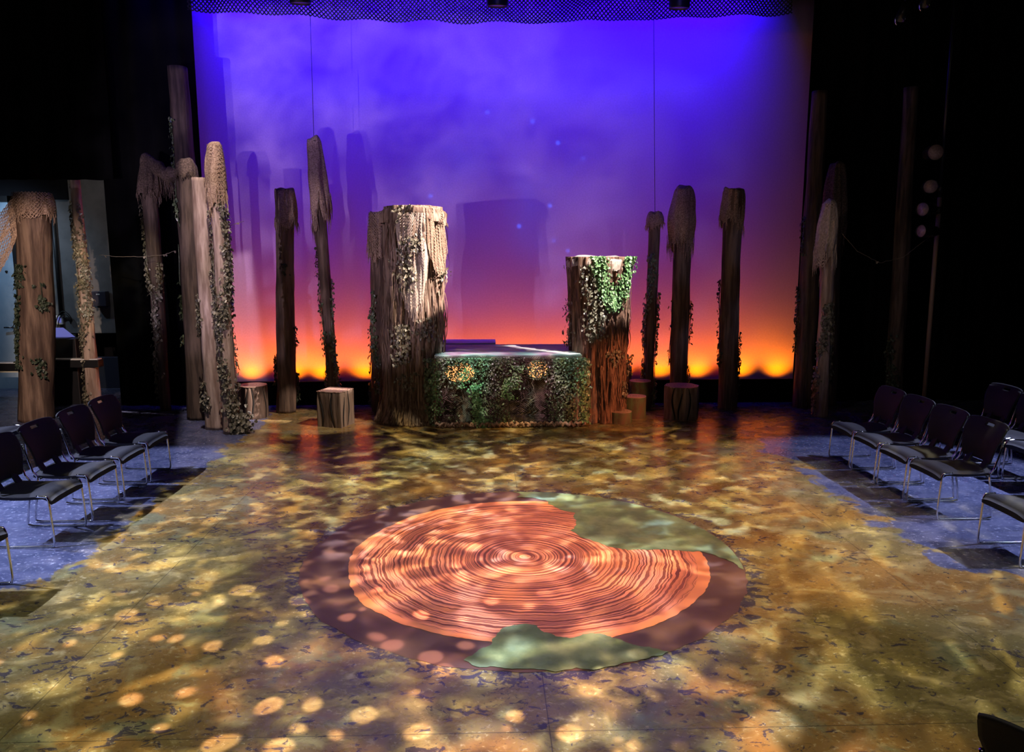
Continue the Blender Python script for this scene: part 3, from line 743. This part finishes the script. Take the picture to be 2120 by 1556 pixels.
# ------------------------------------------------------------------ chairs
def make_chair():
    """origin on the floor under the front edge centre, faces +X, width along Y"""
    t = thing('stacking_chair', 'black', 'chair', (0, 0, 0))
    W = .25
    mb = MB()
    def seat(u, v):
        x = .03-.50*v; y = (u-.5)*2*W*(1-.08*v); e = abs(2*u-1)
        z = .45+.012-.022*e**4 - .055*max(0, (.16-v)/.16)**2 - .02*math.sin(v*PI*.9)
        return Vector((x, y, z))
    def seatb(u, v):
        p = seat(u, v); p.z -= .045*(1-.5*abs(2*u-1)**6); return p
    mb.grid(seat, 20, 24); n = len(mb.v); mb.grid(seatb, 20, 24)
    nu, nv = 21, 25
    edge = [i for i in range(nu)]+[j*nu+nu-1 for j in range(1, nv)]+[(nv-1)*nu+i for i in range(nu-2, -1, -1)]+[j*nu for j in range(nv-2, 0, -1)]
    for a, b in zip(edge, edge[1:]+edge[:1]): mb.f.append((a, b, b+n, a+n)); mb.sm.append(True); mb.mi.append(0)
    mb.build('seat', M['chair_fabric'], t)
    mb = MB()
    def back(u, v):
        wtop = W*(.80+.29*min(1, v*1.5)-.02*max(0, v-.85)*6); y = (u-.5)*2*wtop
        z = .50+.37*v; x = -.45-.10*v-.04*math.cos((u-.5)*PI)+.03*math.sin(v*PI)
        return Vector((x, y, z - (.02*abs(2*u-1)**6 if v > .9 else 0)))
    sk = lambda u, v: (.40 < u < .60 and .84 < v < .91)
    mb.grid(back, 30, 30, skip=sk)
    mb.build('backrest', M['chair_back'], t, solid=.014)
    for s in (-1, 1):
        mb = MB(); y = s*.12
        mb.add([(-.42, y-.035, .44), (-.42, y+.035, .44), (-.475, y+.03, .54), (-.475, y-.03, .54), (-.44, y-.035, .44), (-.44, y+.035, .44), (-.50, y+.03, .54), (-.50, y-.03, .54)],
               [(0, 1, 2, 3), (7, 6, 5, 4), (0, 4, 5, 1), (1, 5, 6, 2), (2, 6, 7, 3), (3, 7, 4, 0)])
        mb.build('back_support', M['chair_back'], t)
    for s in (-1, 1):
        mb = MB(); y = s*(W+.002)
        raw = [(-.08, .435), (.0, .43), (.012, .40), (.03, .05), (.02, .012), (-.04, .010), (-.42, .010), (-.475, .02), (-.47, .06), (-.42, .42), (-.46, .47), (-.53, .72)]
        pts = []
        for i in range(len(raw)-1):
            for k in range(4): 
                q = k/4; pts.append((raw[i][0]+(raw[i+1][0]-raw[i][0])*q, y, raw[i][1]+(raw[i+1][1]-raw[i][1])*q))
        pts.append((raw[-1][0], y, raw[-1][1]))
        mb.tube(pts, .0095, 10); mb.build('leg_frame', M['chrome'], t)
    for x, z in ((-.05, .415), (-.40, .405)):
        mb = MB(); mb.tube([(x, -W, z), (x, W, z)], .008, 8); mb.build('crossbar', M['black_metal'], t)
    return t
proto = make_chair(); used = [False]
def chair(x, y, rz, label, group):
    if not used[0]: o = proto; used[0] = True
    else: o = copy_tree(proto)
    o.location = (x, y, 0); o.rotation_euler = (0, 0, rz); o['label'] = label; o['group'] = group
    return o
XL = -3.56
gl = 'black stacking chairs on the left side of the stage'; gr_ = 'black stacking chairs on the right side of the stage'
lab = ['farthest seat of the left front row, nearest the ivy poles', 'second seat from the far end of the left front row', 'third seat from the far end of the left front row',
       'fourth seat from the far end of the left front row', 'nearest left front row seat, cut by the photo edge']
for i in range(5):
    chair(XL+(.09 if i == 4 else 0), (8.22, 7.62, 7.0, 6.38, 5.16)[i], 0, 'black chrome-legged chair, '+lab[i], gl)
for i in range(3):
    chair(-5.35, (8.6, 8.0, 7.4)[i], 0, 'black chair in the left back row, %s' % ('farthest from the camera', 'between two others', 'closest to the camera')[i], gl)
XR = 4.09
lab = ['farthest seat of the right front row', 'second seat from the far end of the right front row', 'third seat from the far end of the right front row',
       'fourth seat from the far end of the right front row', 'nearest right front row seat after a gap, cut by the photo edge']
for i in range(5):
    chair(XR, (8.49, 7.93, 7.36, 6.79, 5.70)[i], PI, 'black chrome-legged chair, '+lab[i], gr_)
lab = ['farthest seat', 'second seat', 'third seat', 'fourth seat']
for i in range(4):
    chair(5.52, 8.65-.57*i, PI, 'black chair in the right back row, %s from its far end' % lab[i], gr_)
p = G(2040, 1474, .86); a_ = math.radians(42); chair(p.x+.54*math.cos(a_)+.25*math.sin(a_), p.y+.54*math.sin(a_)-.25*math.cos(a_), a_, 'black chair back cut off by the bottom right corner of the photo', 'black chairs facing the stage')

# ------------------------------------------------------------------ backstage music gear
g0 = AT(30, 745, 12.9)
K = thing('keyboard', 'black electronic keyboard on a stand at the far left edge', 'keyboard', (g0.x-.25, 12.9, g0.z))
mb = MB(); mb.box(-.65, -.15, -.16, .62, .15, -.04); mb.build('case', M['black_plastic'], K, bev=.01)
mb = MB()
for i in range(46): mb.box(-.60+.025*i, -.145, -.04, -.60+.025*i+.022, 0, -.028)
mb.build('keys', M['white'], K)
zk = g0.z-.16
S = thing('keyboard_stand', 'pale metal stand holding the keyboard at far left', 'stand', (g0.x-.25, 12.9, 0))
for s in (-1, 1):
    mb = MB(); mb.tube([(-.5*s+.05, -.1, .02), (-.5*s+.05, -.1, zk-.02)], .02, 8); mb.tube([(-.5*s+.05, -.3, .02), (-.5*s+.05, .3, .02)], .02, 8); mb.build('leg', M['white'], S)
mb = MB(); mb.box(-.6, -.12, zk-.03, .6, .12, zk); mb.build('shelf', M['cream'], S)
g1 = AT(42, 735, 12.75); 
Lp = thing('laptop', 'small open laptop standing on the keyboard at far left', 'laptop', (g1.x, 12.9, g0.z-.028))
mb = MB(); mb.box(-.15, -.1, 0, .15, .1, .015); mb.build('laptop_base', M['black_plastic'], Lp)
mb = MB(); mb.box(-.15, .1, .015, .15, .112, .2); mb.build('laptop_lid', simple('dark blue lid', (.04, .05, .10), .4), Lp)
g2 = AT(127, 702, 12.4); zc = g2.z
U = thing('upright_piano', 'black upright cabinet behind the broad far left trunk', 'piano', (g2.x, 12.55, 0))
mb = MB(); mb.box(-.27, -.12, 0, .20, .25, zc); mb.build('case', M['black_plastic'], U, bev=.01)
mb = MB(); mb.box(-.27, -.30, .62, .62, -.12, .74); mb.build('key_bed', M['black_plastic'], U, bev=.01)
mb = MB(); mb.box(-.22, -.28, .74, .6, -.14, .755); mb.build('keys', M['white'], U)
Lp2 = thing('laptop', 'glowing laptop screen on top of the black upright cabinet', 'laptop', (g2.x-.10, 12.55, zc))
mb = MB(); mb.box(-.16, -.1, 0, .16, .1, .012); mb.build('laptop_base', M['black_plastic'], Lp2)
mb = MB(); mb.add([(-.16, .08, .012), (.20, .08, .012), (.0, .12, .16), (-.16, .12, .16)], [(0, 1, 2, 3)]); mb.build('laptop_screen', M['screen'], Lp2, solid=.008)
g3 = AT(168, 800, 13.0)
E = thing('power_box', 'small grey electrical box with cables on the floor by the ivy trunk', 'electrical box', (g3.x, 13.0, 0))
mb = MB(); mb.box(-.14, -.1, 0, .14, .1, .3); mb.build('case', simple('grey case', (.3, .32, .4), .4), E, bev=.01)
mb = MB()
for k in range(5): mb.tube([(-.1+.05*k, -.1, .2-.02*k), (-.12+.07*k, -.25, .12), (-.05+.05*k, -.32, .02), (.15-.05*k, -.28, .015)], .008, 6)
mb.build('cable', M['white'], E)

# ------------------------------------------------------------------ overhead camouflage net and lamps
YN = 12.0
mb = MB(); nx0 = AT(388, 20, YN).x; nx1 = AT(1640, 20, YN).x
def netf(u, v):
    x = nx0+(nx1-nx0)*u; px = 388+1252*u
    low = 20+ 28*math.sin(min(1, u*1.9)*PI/2) - (20*max(0, (u-.62)/.38) if u > .62 else 0) - 8*math.exp(-((u-.66)/.03)**2)
    zb = AT(px, low, YN).z; zt = zb+.75
    return Vector((x, YN+.10*nz(u*9, v*2, 3)+.05*math.sin(u*60)*v, zb+(zt-zb)*(1-v)+.03*nz(u*14, v*3, 7))), Vector((0, -1, 0))
net_strip(mb, netf, 300, 26, .02)
tag(mb.build('camouflage_net', M['camo']), 'dark camouflage net sagging across the top of the blue backdrop', 'net')
mb = MB()
zpipe = AT(1060, -140, 10.8).z
mb.tube([(-6, 10.8, zpipe), (6, 10.8, zpipe)], .03, 12)
tag(mb.build('lighting_pipe', M['black_metal']), 'black overhead lighting pipe spanning above the stage', 'pipe')
def lamp_can(px, py, Y, label, r=.13, aim=(0, 0, -1), L=.34, name='stage_light', hang=None, lens='led', group='stage lamps hanging above the backdrop net'):
    c = AT(px, py, Y); a = Vector(aim).normalized()
    o = thing(name, label, 'stage light', c, 0, group)
    b = -a*L
    mb = MB(); N = 24
    mb.tube([a*0, a*-.02, b*.6, b*.9, b], [r, r, r*.92, r*.75, r*.4], N, caps=False)
    mb.build('can', M['black_metal'], o, solid=.004)
    mb = MB(); mb.tube([a*-.015, a*-.03], r*.95, N); mb.build('lens', M[lens], o)
    s = a.orthogonal().normalized()
    if hang is not None:
        h = Vector(hang)-c; m = b*.5
        mb = MB(); mb.tube([m+s*r, m+s*r+(h-m)*.4, h, m-s*r+(h-m)*.4, m-s*r], .01, 8); mb.build('yoke', M['black_metal'], o)
        mb = MB(); mb.tube([h+Vector((0, 0, -.05)), h+Vector((0, 0, .05))], .04, 8); mb.build('clamp', M['black_metal'], o)
    return o
for px, py, w in ((622, 8, 'above the left net sag'), (1030, 14, 'above the middle of the net'), (1406, 18, 'above the right end of the net')):
    c = AT(px, py, 10.8); lamp_can(px, py, 10.8, 'black stage lamp hanging from the pipe '+w, .14, (0, .15, -1), .3, hang=(c.x, 10.8, zpipe))
# hanging cables of two hooded poles
for a, b, Y, l in (((643, 60), (650, 292), 11.9, 'thin wire holding up the slender leaning trunk'), ((1354, 120), (1356, 440), 12.0, 'thin wire above the frayed thin ivy trunk')):
    mb = MB(); p = AT(*a, Y); q = AT(*b, Y); p = q+(p-q)*1.6; mb.tube([p, q], .004, 6); tag(mb.build('suspension_wire', M['cable']), l, 'wire')
# right boom with side lights
bb = AT(1914, 812, 11.2); bt = AT(1968, 120, 11.2)
B = thing('lighting_boom', 'tan vertical lighting pipe behind the right seats', 'pipe', (bb.x, 11.2, 0))
d = Vector((bt.x-bb.x, 0, bt.z-bb.z)); d = d/d.z
pt = lambda z: Vector((d.x*(z-bb.z), 0, z))
mb = MB(); mb.tube([pt(.03), pt(3.2)], .032, 12); mb.build('lower_pipe', M['pipe'], B)
mb = MB(); mb.tube([pt(3.2), pt(6.8)], .028, 12); mb.build('upper_pipe', M['black_metal'], B)
mb = MB(); mb.tube([pt(0), pt(.03)], .25, 24); mb.build('base', M['black_metal'], B)
def boomlamp(px, py, rpx, aim, label, lens='lens'):
    Y = 10.95; c = AT(px, py, Y); P = Vector((bb.x, 11.2, 0))+pt(c.z); lamp_can(px, py, Y, label, rpx*Y/F, aim, .3, hang=P, lens=lens, group='lamps on the right boom')
boomlamp(1938, 315, 16, (-.15, -1, -.05), 'round frosted lamp, uppermost pale disc on the right boom')
boomlamp(1927, 386, 14, (-.35, -1, -.1), 'round frosted lamp, second pale disc down the right boom')
boomlamp(1909, 433, 14, (-1.3, -.8, -.1), 'turned lamp with narrow pinkish oval lens, third on the right boom')
boomlamp(1906, 478, 13, (-2.3, -.7, 0), 'lowest lamp on the right boom, seen almost edge on')
M['bright'] = simple('polished metal', (.9, .9, .9), .15, 1)
for px, py, l in ((1862, 41, 'small shiny lamp high above the right curtain'), (1912, 12, 'shiny metal lamp at the top edge above the right boom')):
    c = AT(px, py, 9.5); o = thing('stage_light', l, 'stage light', c, 0, 'shiny lamps at the top right')
    mb = MB(); mb.tube([(0, 0, 0), (.05, 0, .12), (.06, 0, .2)], [.055, .05, .02], 18, caps=False); mb.build('can', M['black_metal'], o, solid=.003)
    mb = MB(); mb.tube([(math.cos(i/20*PI*1.3)*.06, -.02, math.sin(i/20*PI*1.3)*.08) for i in range(21)], .008, 6); mb.build('rim', M['bright'], o)
    mb = MB(); mb.tube([(.06, 0, .2), (.06, 0, 1.2)], .01, 6); mb.build('hanger', M['black_metal'], o)

# loose vines strung between poles
def vine(pts, Y, label, leaves=0, seed=1):
    rnd = random.Random(seed); mb = MB(); P = [AT(x, y, Y) for x, y in pts]; out = []
    for i in range(len(P)-1):
        for k in range(8): out.append(P[i].lerp(P[i+1], k/8)+Vector((0, .02*nz(i, k, seed), .012*nz(i*3, k*.7, seed))))
    out.append(P[-1]); mb.tube(out, .0035, 5)
    for _ in range(leaves): leaf(mb, rnd.choice(out), (0, -1, 0), .035, rnd)
    tag(mb.build('vine_twig', M['vine']), label, 'vine')
vine([(205, 527), (240, 531), (300, 531), (340, 527), (362, 519)], 11.6, 'thin pale vine strung from the black curtain to the dark thin trunk', 5, 2)
vine([(1742, 482), (1775, 520), (1822, 544), (1870, 532), (1905, 505), (1940, 478), (1946, 440)], 11.1, 'thin vine looping from the pale hooded trunk to the right boom', 2, 4)
vine([(470, 470), (490, 462), (505, 458)], 10.4, 'short vine twig sticking out from the front left ivy trunk', 1, 5)

# ------------------------------------------------------------------ lights
def spot(name, loc, aim, watt, col, ang, blend=.3, size=.05, gobo=None):
    l = bpy.data.lights.new(name, 'SPOT'); l.energy = watt; l.color = col; l.spot_size = math.radians(ang); l.spot_blend = blend; l.shadow_soft_size = size
    o = bpy.data.objects.new(name, l); C.objects.link(o); o.location = loc
    o.rotation_euler = (Vector(aim)-Vector(loc)).to_track_quat('-Z', 'Y').to_euler()
    if gobo:
        l.use_nodes = True; t = NT(l.node_tree); e = t.n['Emission']
        v = coord(t, 'Normal'); X = t.node('ShaderNodeSeparateXYZ', {0: v})
        u = t.math('DIVIDE', X.outputs[0], X.outputs[2]); w = t.math('DIVIDE', X.outputs[1], X.outputs[2])
        uv = t.node('ShaderNodeCombineXYZ', {0: u, 1: w, 2: 0.0}).outputs[0]
        colr, st = gobo(t, uv, u, w)
        if colr is not None: t.l.new(colr, e.inputs['Color'])
        t.l.new(st, e.inputs['Strength'])
    return o
def area(name, loc, aim, watt, col, sx, sy, spread=180):
    l = bpy.data.lights.new(name, 'AREA'); l.energy = watt; l.color = col; l.shape = 'RECTANGLE'; l.size = sx; l.size_y = sy; l.spread = math.radians(spread)
    o = bpy.data.objects.new(name, l); C.objects.link(o); o.location = loc
    o.rotation_euler = (Vector(aim)-Vector(loc)).to_track_quat('-Z', 'Y').to_euler(); return o

# cyclorama: row of blue heads above, row of amber units on the floor behind the ground row
area('cyc_blue_strip', (-.5, 12.15, 7.7), (-.5, 13, 5.6), 260, (.03, .0, 1), 9.6, .2, 50)
for x in (-3.6, -.6, 2.0):
    spot('cyc_blue_flood', (x, 6.5, 7.7), (x*.9, 13, 4.5), 360, (.03, .0, 1), 46, 1, .4)
for px in (372, 440, 520, 605, 668, 755, 845, 935, 1035, 1115, 1195, 1280, 1366, 1445, 1533, 1611):
    x = AT(px, 775, 12.93).x
    spot('cyc_amber', (x, 12.68, .22), (x, 12.99, .9), 84, (1, .25, .0), 108, 1, .03)
area('cyc_amber_wash', (-.4, 12.5, .22), (-.4, 13, 1.0), 22, (1, .06, .008), 9.2, .1, 96)

def shutter(g, u0=-9, u1=9, w0=-9, w1=9, soft=.004):
    """framing shutters: straight cuts on the beam (light-local tangent units)"""
    def h(t, uv, u, w):
        c, s = g(t, uv, u, w) if g else (None, 1.0)
        for v, lo, hi in ((u, u0, u1), (w, w0, w1)):
            if lo > -9: s = t.math('MULTIPLY', s, t.rng(v, lo-soft, lo+soft))
            if hi < 9: s = t.math('MULTIPLY', s, t.rng(v, hi-soft, hi+soft, 1, 0))
        return c, s
    return h
def clouds(scale, lo, hi, seed, dots=False):
    def g(t, uv, u, w):
        m = t.map(uv, loc=(seed, seed*2, 0)); n = t.noise(m, scale, 5, .55, .3)
        s = t.rng(n, lo, hi)
        if dots:
            vo = t.n.new('ShaderNodeTexVoronoi'); t.l.new(m, vo.inputs['Vector']); vo.inputs['Scale'].default_value = 34
            d = t.rng(vo.outputs['Distance'], .05, .13, 1, 0)
            keep = t.rng(t.noise(m, 9, 2), .47, .52)
            s = t.math('ADD', s, t.math('MULTIPLY', t.math('MULTIPLY', d, keep), 7))
        return None, s
    return g
spot('projector_left', (-6.6, 3.0, 2.2), (-2.4, 13, 3.5), 1330, (.95, .75, 1), 44, .35, .03, shutter(clouds(7, .35, .75, 3), w0=-.27, w1=.27, soft=.02))
spot('projector_left', (-5.6, 3.6, 2.3), (-2.2, 13, 3.6), 1140, (.9, .7, 1), 44, .35, .03, shutter(clouds(9, .35, .75, 6), w0=-.27, w1=.27, soft=.02))
spot('projector_right', (6.2, 3.4, 2.2), (1.0, 13, 3.0), 338, (.55, .55, 1), 40, .5, .03, shutter(clouds(8, .4, .75, 9), w0=-.24, w1=.24, soft=.02))
spot('projector_centre', (.3, 2.0, 5.2), (.5, 13, 3.1), 1350, (.02, .2, 1), 22, .8, .03, clouds(8, .4, .8, 12, True))

def dapple(scale, lo, hi, seed, col1=(1, .86, .55), col2=(1, 1, 1), base=.0, stretch=(1, 1, 1), sharp=False, big=(.40, .55)):
    """break-up gobo: round holes when sharp, soft leafy gaps otherwise"""
    def g(t, uv, u, w):
        m = t.map(uv, loc=(seed, seed*1.7, 0), scale=stretch)
        keep = t.rng(t.noise(m, scale*.22, 3), *big)
        if sharp:
            dn = t.node('ShaderNodeTexNoise', {'Vector': m, 'Scale': scale*.6, 'Detail': 1})
            mv = t.node('ShaderNodeVectorMath', {0: m}, operation='ADD')
            sc_ = t.node('ShaderNodeVectorMath', {0: dn.outputs['Color']}, operation='SCALE'); sc_.inputs['Scale'].default_value = .6/scale
            t.l.new(sc_.outputs[0], mv.inputs[1])
            vo = t.n.new('ShaderNodeTexVoronoi'); t.l.new(mv.outputs[0], vo.inputs['Vector']); vo.inputs['Scale'].default_value = scale
            rr = t.node('ShaderNodeSeparateColor', {0: vo.outputs['Color']}).outputs[0]
            d = t.math('SUBTRACT', t.math('ADD', lo, t.math('MULTIPLY', rr, .22)), vo.outputs['Distance'])
            s = t.rng(d, 0, hi)
        else:
            n = t.noise(m, scale, 2.0, .5, .4); s = t.rng(n, lo, hi)
        s = t.math('MULTIPLY', s, keep)
        c = t.mix(t.rng(t.noise(t.map(m, loc=(4, 4, 0)), scale*.6, 2), .42, .58), col1, col2)
        return c, t.math('ADD', s, base)
    return g
W = (1, .9, .74)
# stage floor washes
spot('stage_wash', (.8, 3.6, 7.6), (.5, 4.8, 0), 720, (1, .76, .52), 60, .8, .3)
spot('stage_wash_amber', (3.2, 4.6, 7.6), (1.7, 7.0, 0), 1943, (1, .55, .20), 44, 1, .2)
spot('stage_wash_cool', (-3.0, 2.0, 7.4), (-1.8, 4.0, 0), 638, (.82, .95, .70), 56, 1, .2)
spot('stage_wash_cool', (4.2, 1.5, 7.4), (2.9, 3.6, 0), 360, (.82, .95, .70), 56, 1, .2)
# leaf gobos
Y_ = (1, .88, .52)
spot('gobo_left_near', (-5.4, 1.6, 6.2), (-1.6, 4.1, 0), 5606, W, 46, .6, .02, dapple(22, .48, .70, 2, Y_, (.9, 1, .9)))
spot('gobo_left_far', (-5.6, 5.0, 6.6), (-.6, 6.7, 0), 7200, W, 44, .6, .02, dapple(34, .48, .64, 5, Y_, (.85, .9, 1)))
spot('gobo_centre', (.0, 1.2, 7.4), (-1.0, 3.8, 0), 9500, (1, .86, .78), 31, .5, .01, dapple(34, .19, .15, 8, (1, .74, .6), (1, .86, .7), sharp=True, big=(.30, .42)))
spot('gobo_centre_front', (.9, .6, 7.4), (.1, 3.5, 0), 9504, (1, .95, .92), 28, .7, .03, dapple(24, .45, .64, 28, (1, .68, .5), (.72, .84, 1)))
spot('gobo_centre_far', (-1.5, 4.6, 7.6), (.5, 7.2, 0), 10530, (.9, .95, 1), 36, .6, .02, dapple(38, .48, .66, 11, (1, .85, .5), (.72, .84, 1)))
spot('gobo_right', (6.0, 4.6, 6.8), (2.6, 6.0, 0), 4550, (1, .92, .62), 44, .7, .02, dapple(16, .48, .70, 14, stretch=(1, 2.4, 1)))
spot('gobo_up_left', (-4.0, 7.0, 7.4), (-1.7, 8.8, 0), 5600, (1, .92, .66), 27, .5, .02, dapple(14, .44, .70, 17, stretch=(1, 2.2, 1)))
spot('gobo_up_right', (4.2, 7.2, 7.2), (1.6, 9.2, 0), 4000, (1, .74, .34), 28, .6, .02, dapple(16, .48, .68, 21, stretch=(1, 2, 1)))
# side lights raking the seats
for y in (5.0, 6.5, 8.0):
    spot('seat_side_left', (-7.5, y, 4.5), (-4.1, y, 0), 2400, (.62, .68, 1), 32, .35, .03)
    spot('seat_side_right', (8.0, y+.3, 4.5), (4.7, y+.3, 0), 1500, (.60, .65, 1), 32, .35, .03)
# key lights on the trees
spot('key_right', (5.4, 9.0, 7.6), (-1.22, 11.0, 2.1), 16000, (1, .80, .70), 14, .15, .02, shutter(None, u0=-.05, u1=.05, w0=-.085, w1=.085, soft=.006))
spot('key_left_poles', (-2.7, 7.4, 7.7), (-3.64, 10.4, 1.9), 1700, (1, .80, .72), 50, .3, .02, shutter(None, u0=-.075, u1=.06, w0=-.34, w1=.34, soft=.01))
spot('key_stump', (1.8, 8.2, 6.5), (-2.4, 10.9, .2), 2200, (1, .80, .66), 12, .3, .02)
spot('key_tree_right', (4.1, 7.6, 7.7), (1.60, 11.0, 1.9), 8000, (1, .92, .85), 14, .4, .02, shutter(None, u0=-.07, u1=.07, w0=-.07, w1=.07, soft=.006))
spot('key_tree_amber', (3.8, 7.4, 2.6), (1.75, 11, .3), 700, (1, .33, .13), 22, .6, .03)
spot('platform_top', (.4, 8.2, 7.7), (.4, 10.65, 1.0), 3520, (.9, .9, 1), 18, .3, .02, shutter(dapple(20, .35, .6, 3, (1, .55, .75), (.55, 1, .8), base=.35), w0=-.045, w1=.045))
spot('platform_front', (.0, 6.0, 5.6), (.3, 10.6, .6), 1950, (1, .9, .8), 20, .6, .03, dapple(60, .50, .66, 4, base=.05))
spot('far_left_pole', (-4.6, 6.4, 3.5), (-6.35, 11.0, 1.6), 950, (1, .72, .58), 36, .6, .03, shutter(None, u0=-.11, u1=.11, soft=.02))
spot('far_left_thin', (-2.5, 7.0, 4.6), (-5.8, 12.0, 2.0), 770, (1, .92, .8), 16, .7, .03, dapple(40, .15, .4, 6, base=.1))
spot('right_pole', (1.5, 7.0, 4.0), (5.0, 11.0, 2.0), 60, (1, .8, .66), 30, .8, .05)
spot('backstage_blue', (-8.2, 12.6, 3.4), (-8.4, 14, 2.2), 90, (.5, .72, 1), 120, 1, .05)
spot('backstage_grey', (-6.4, 12.2, 4.5), (-7.0, 14, 2.0), 30, (1, .93, .9), 100, 1, .05)
area('house_fill', (0, -1.5, 6.5), (0, 8, 1), 26, (1, .85, .8), 5, 2)

w = bpy.data.worlds.new('world'); sc.world = w; w.use_nodes = True
w.node_tree.nodes['Background'].inputs[0].default_value = (.5, .5, .8, 1); w.node_tree.nodes['Background'].inputs[1].default_value = .0
sc.view_settings.view_transform = 'Standard'; sc.view_settings.look = 'None'; sc.view_settings.gamma = 1; sc.view_settings.exposure = 0
sc.cycles.use_denoising = True
sc.cycles.max_bounces = 5; sc.cycles.diffuse_bounces = 3; sc.cycles.glossy_bounces = 3
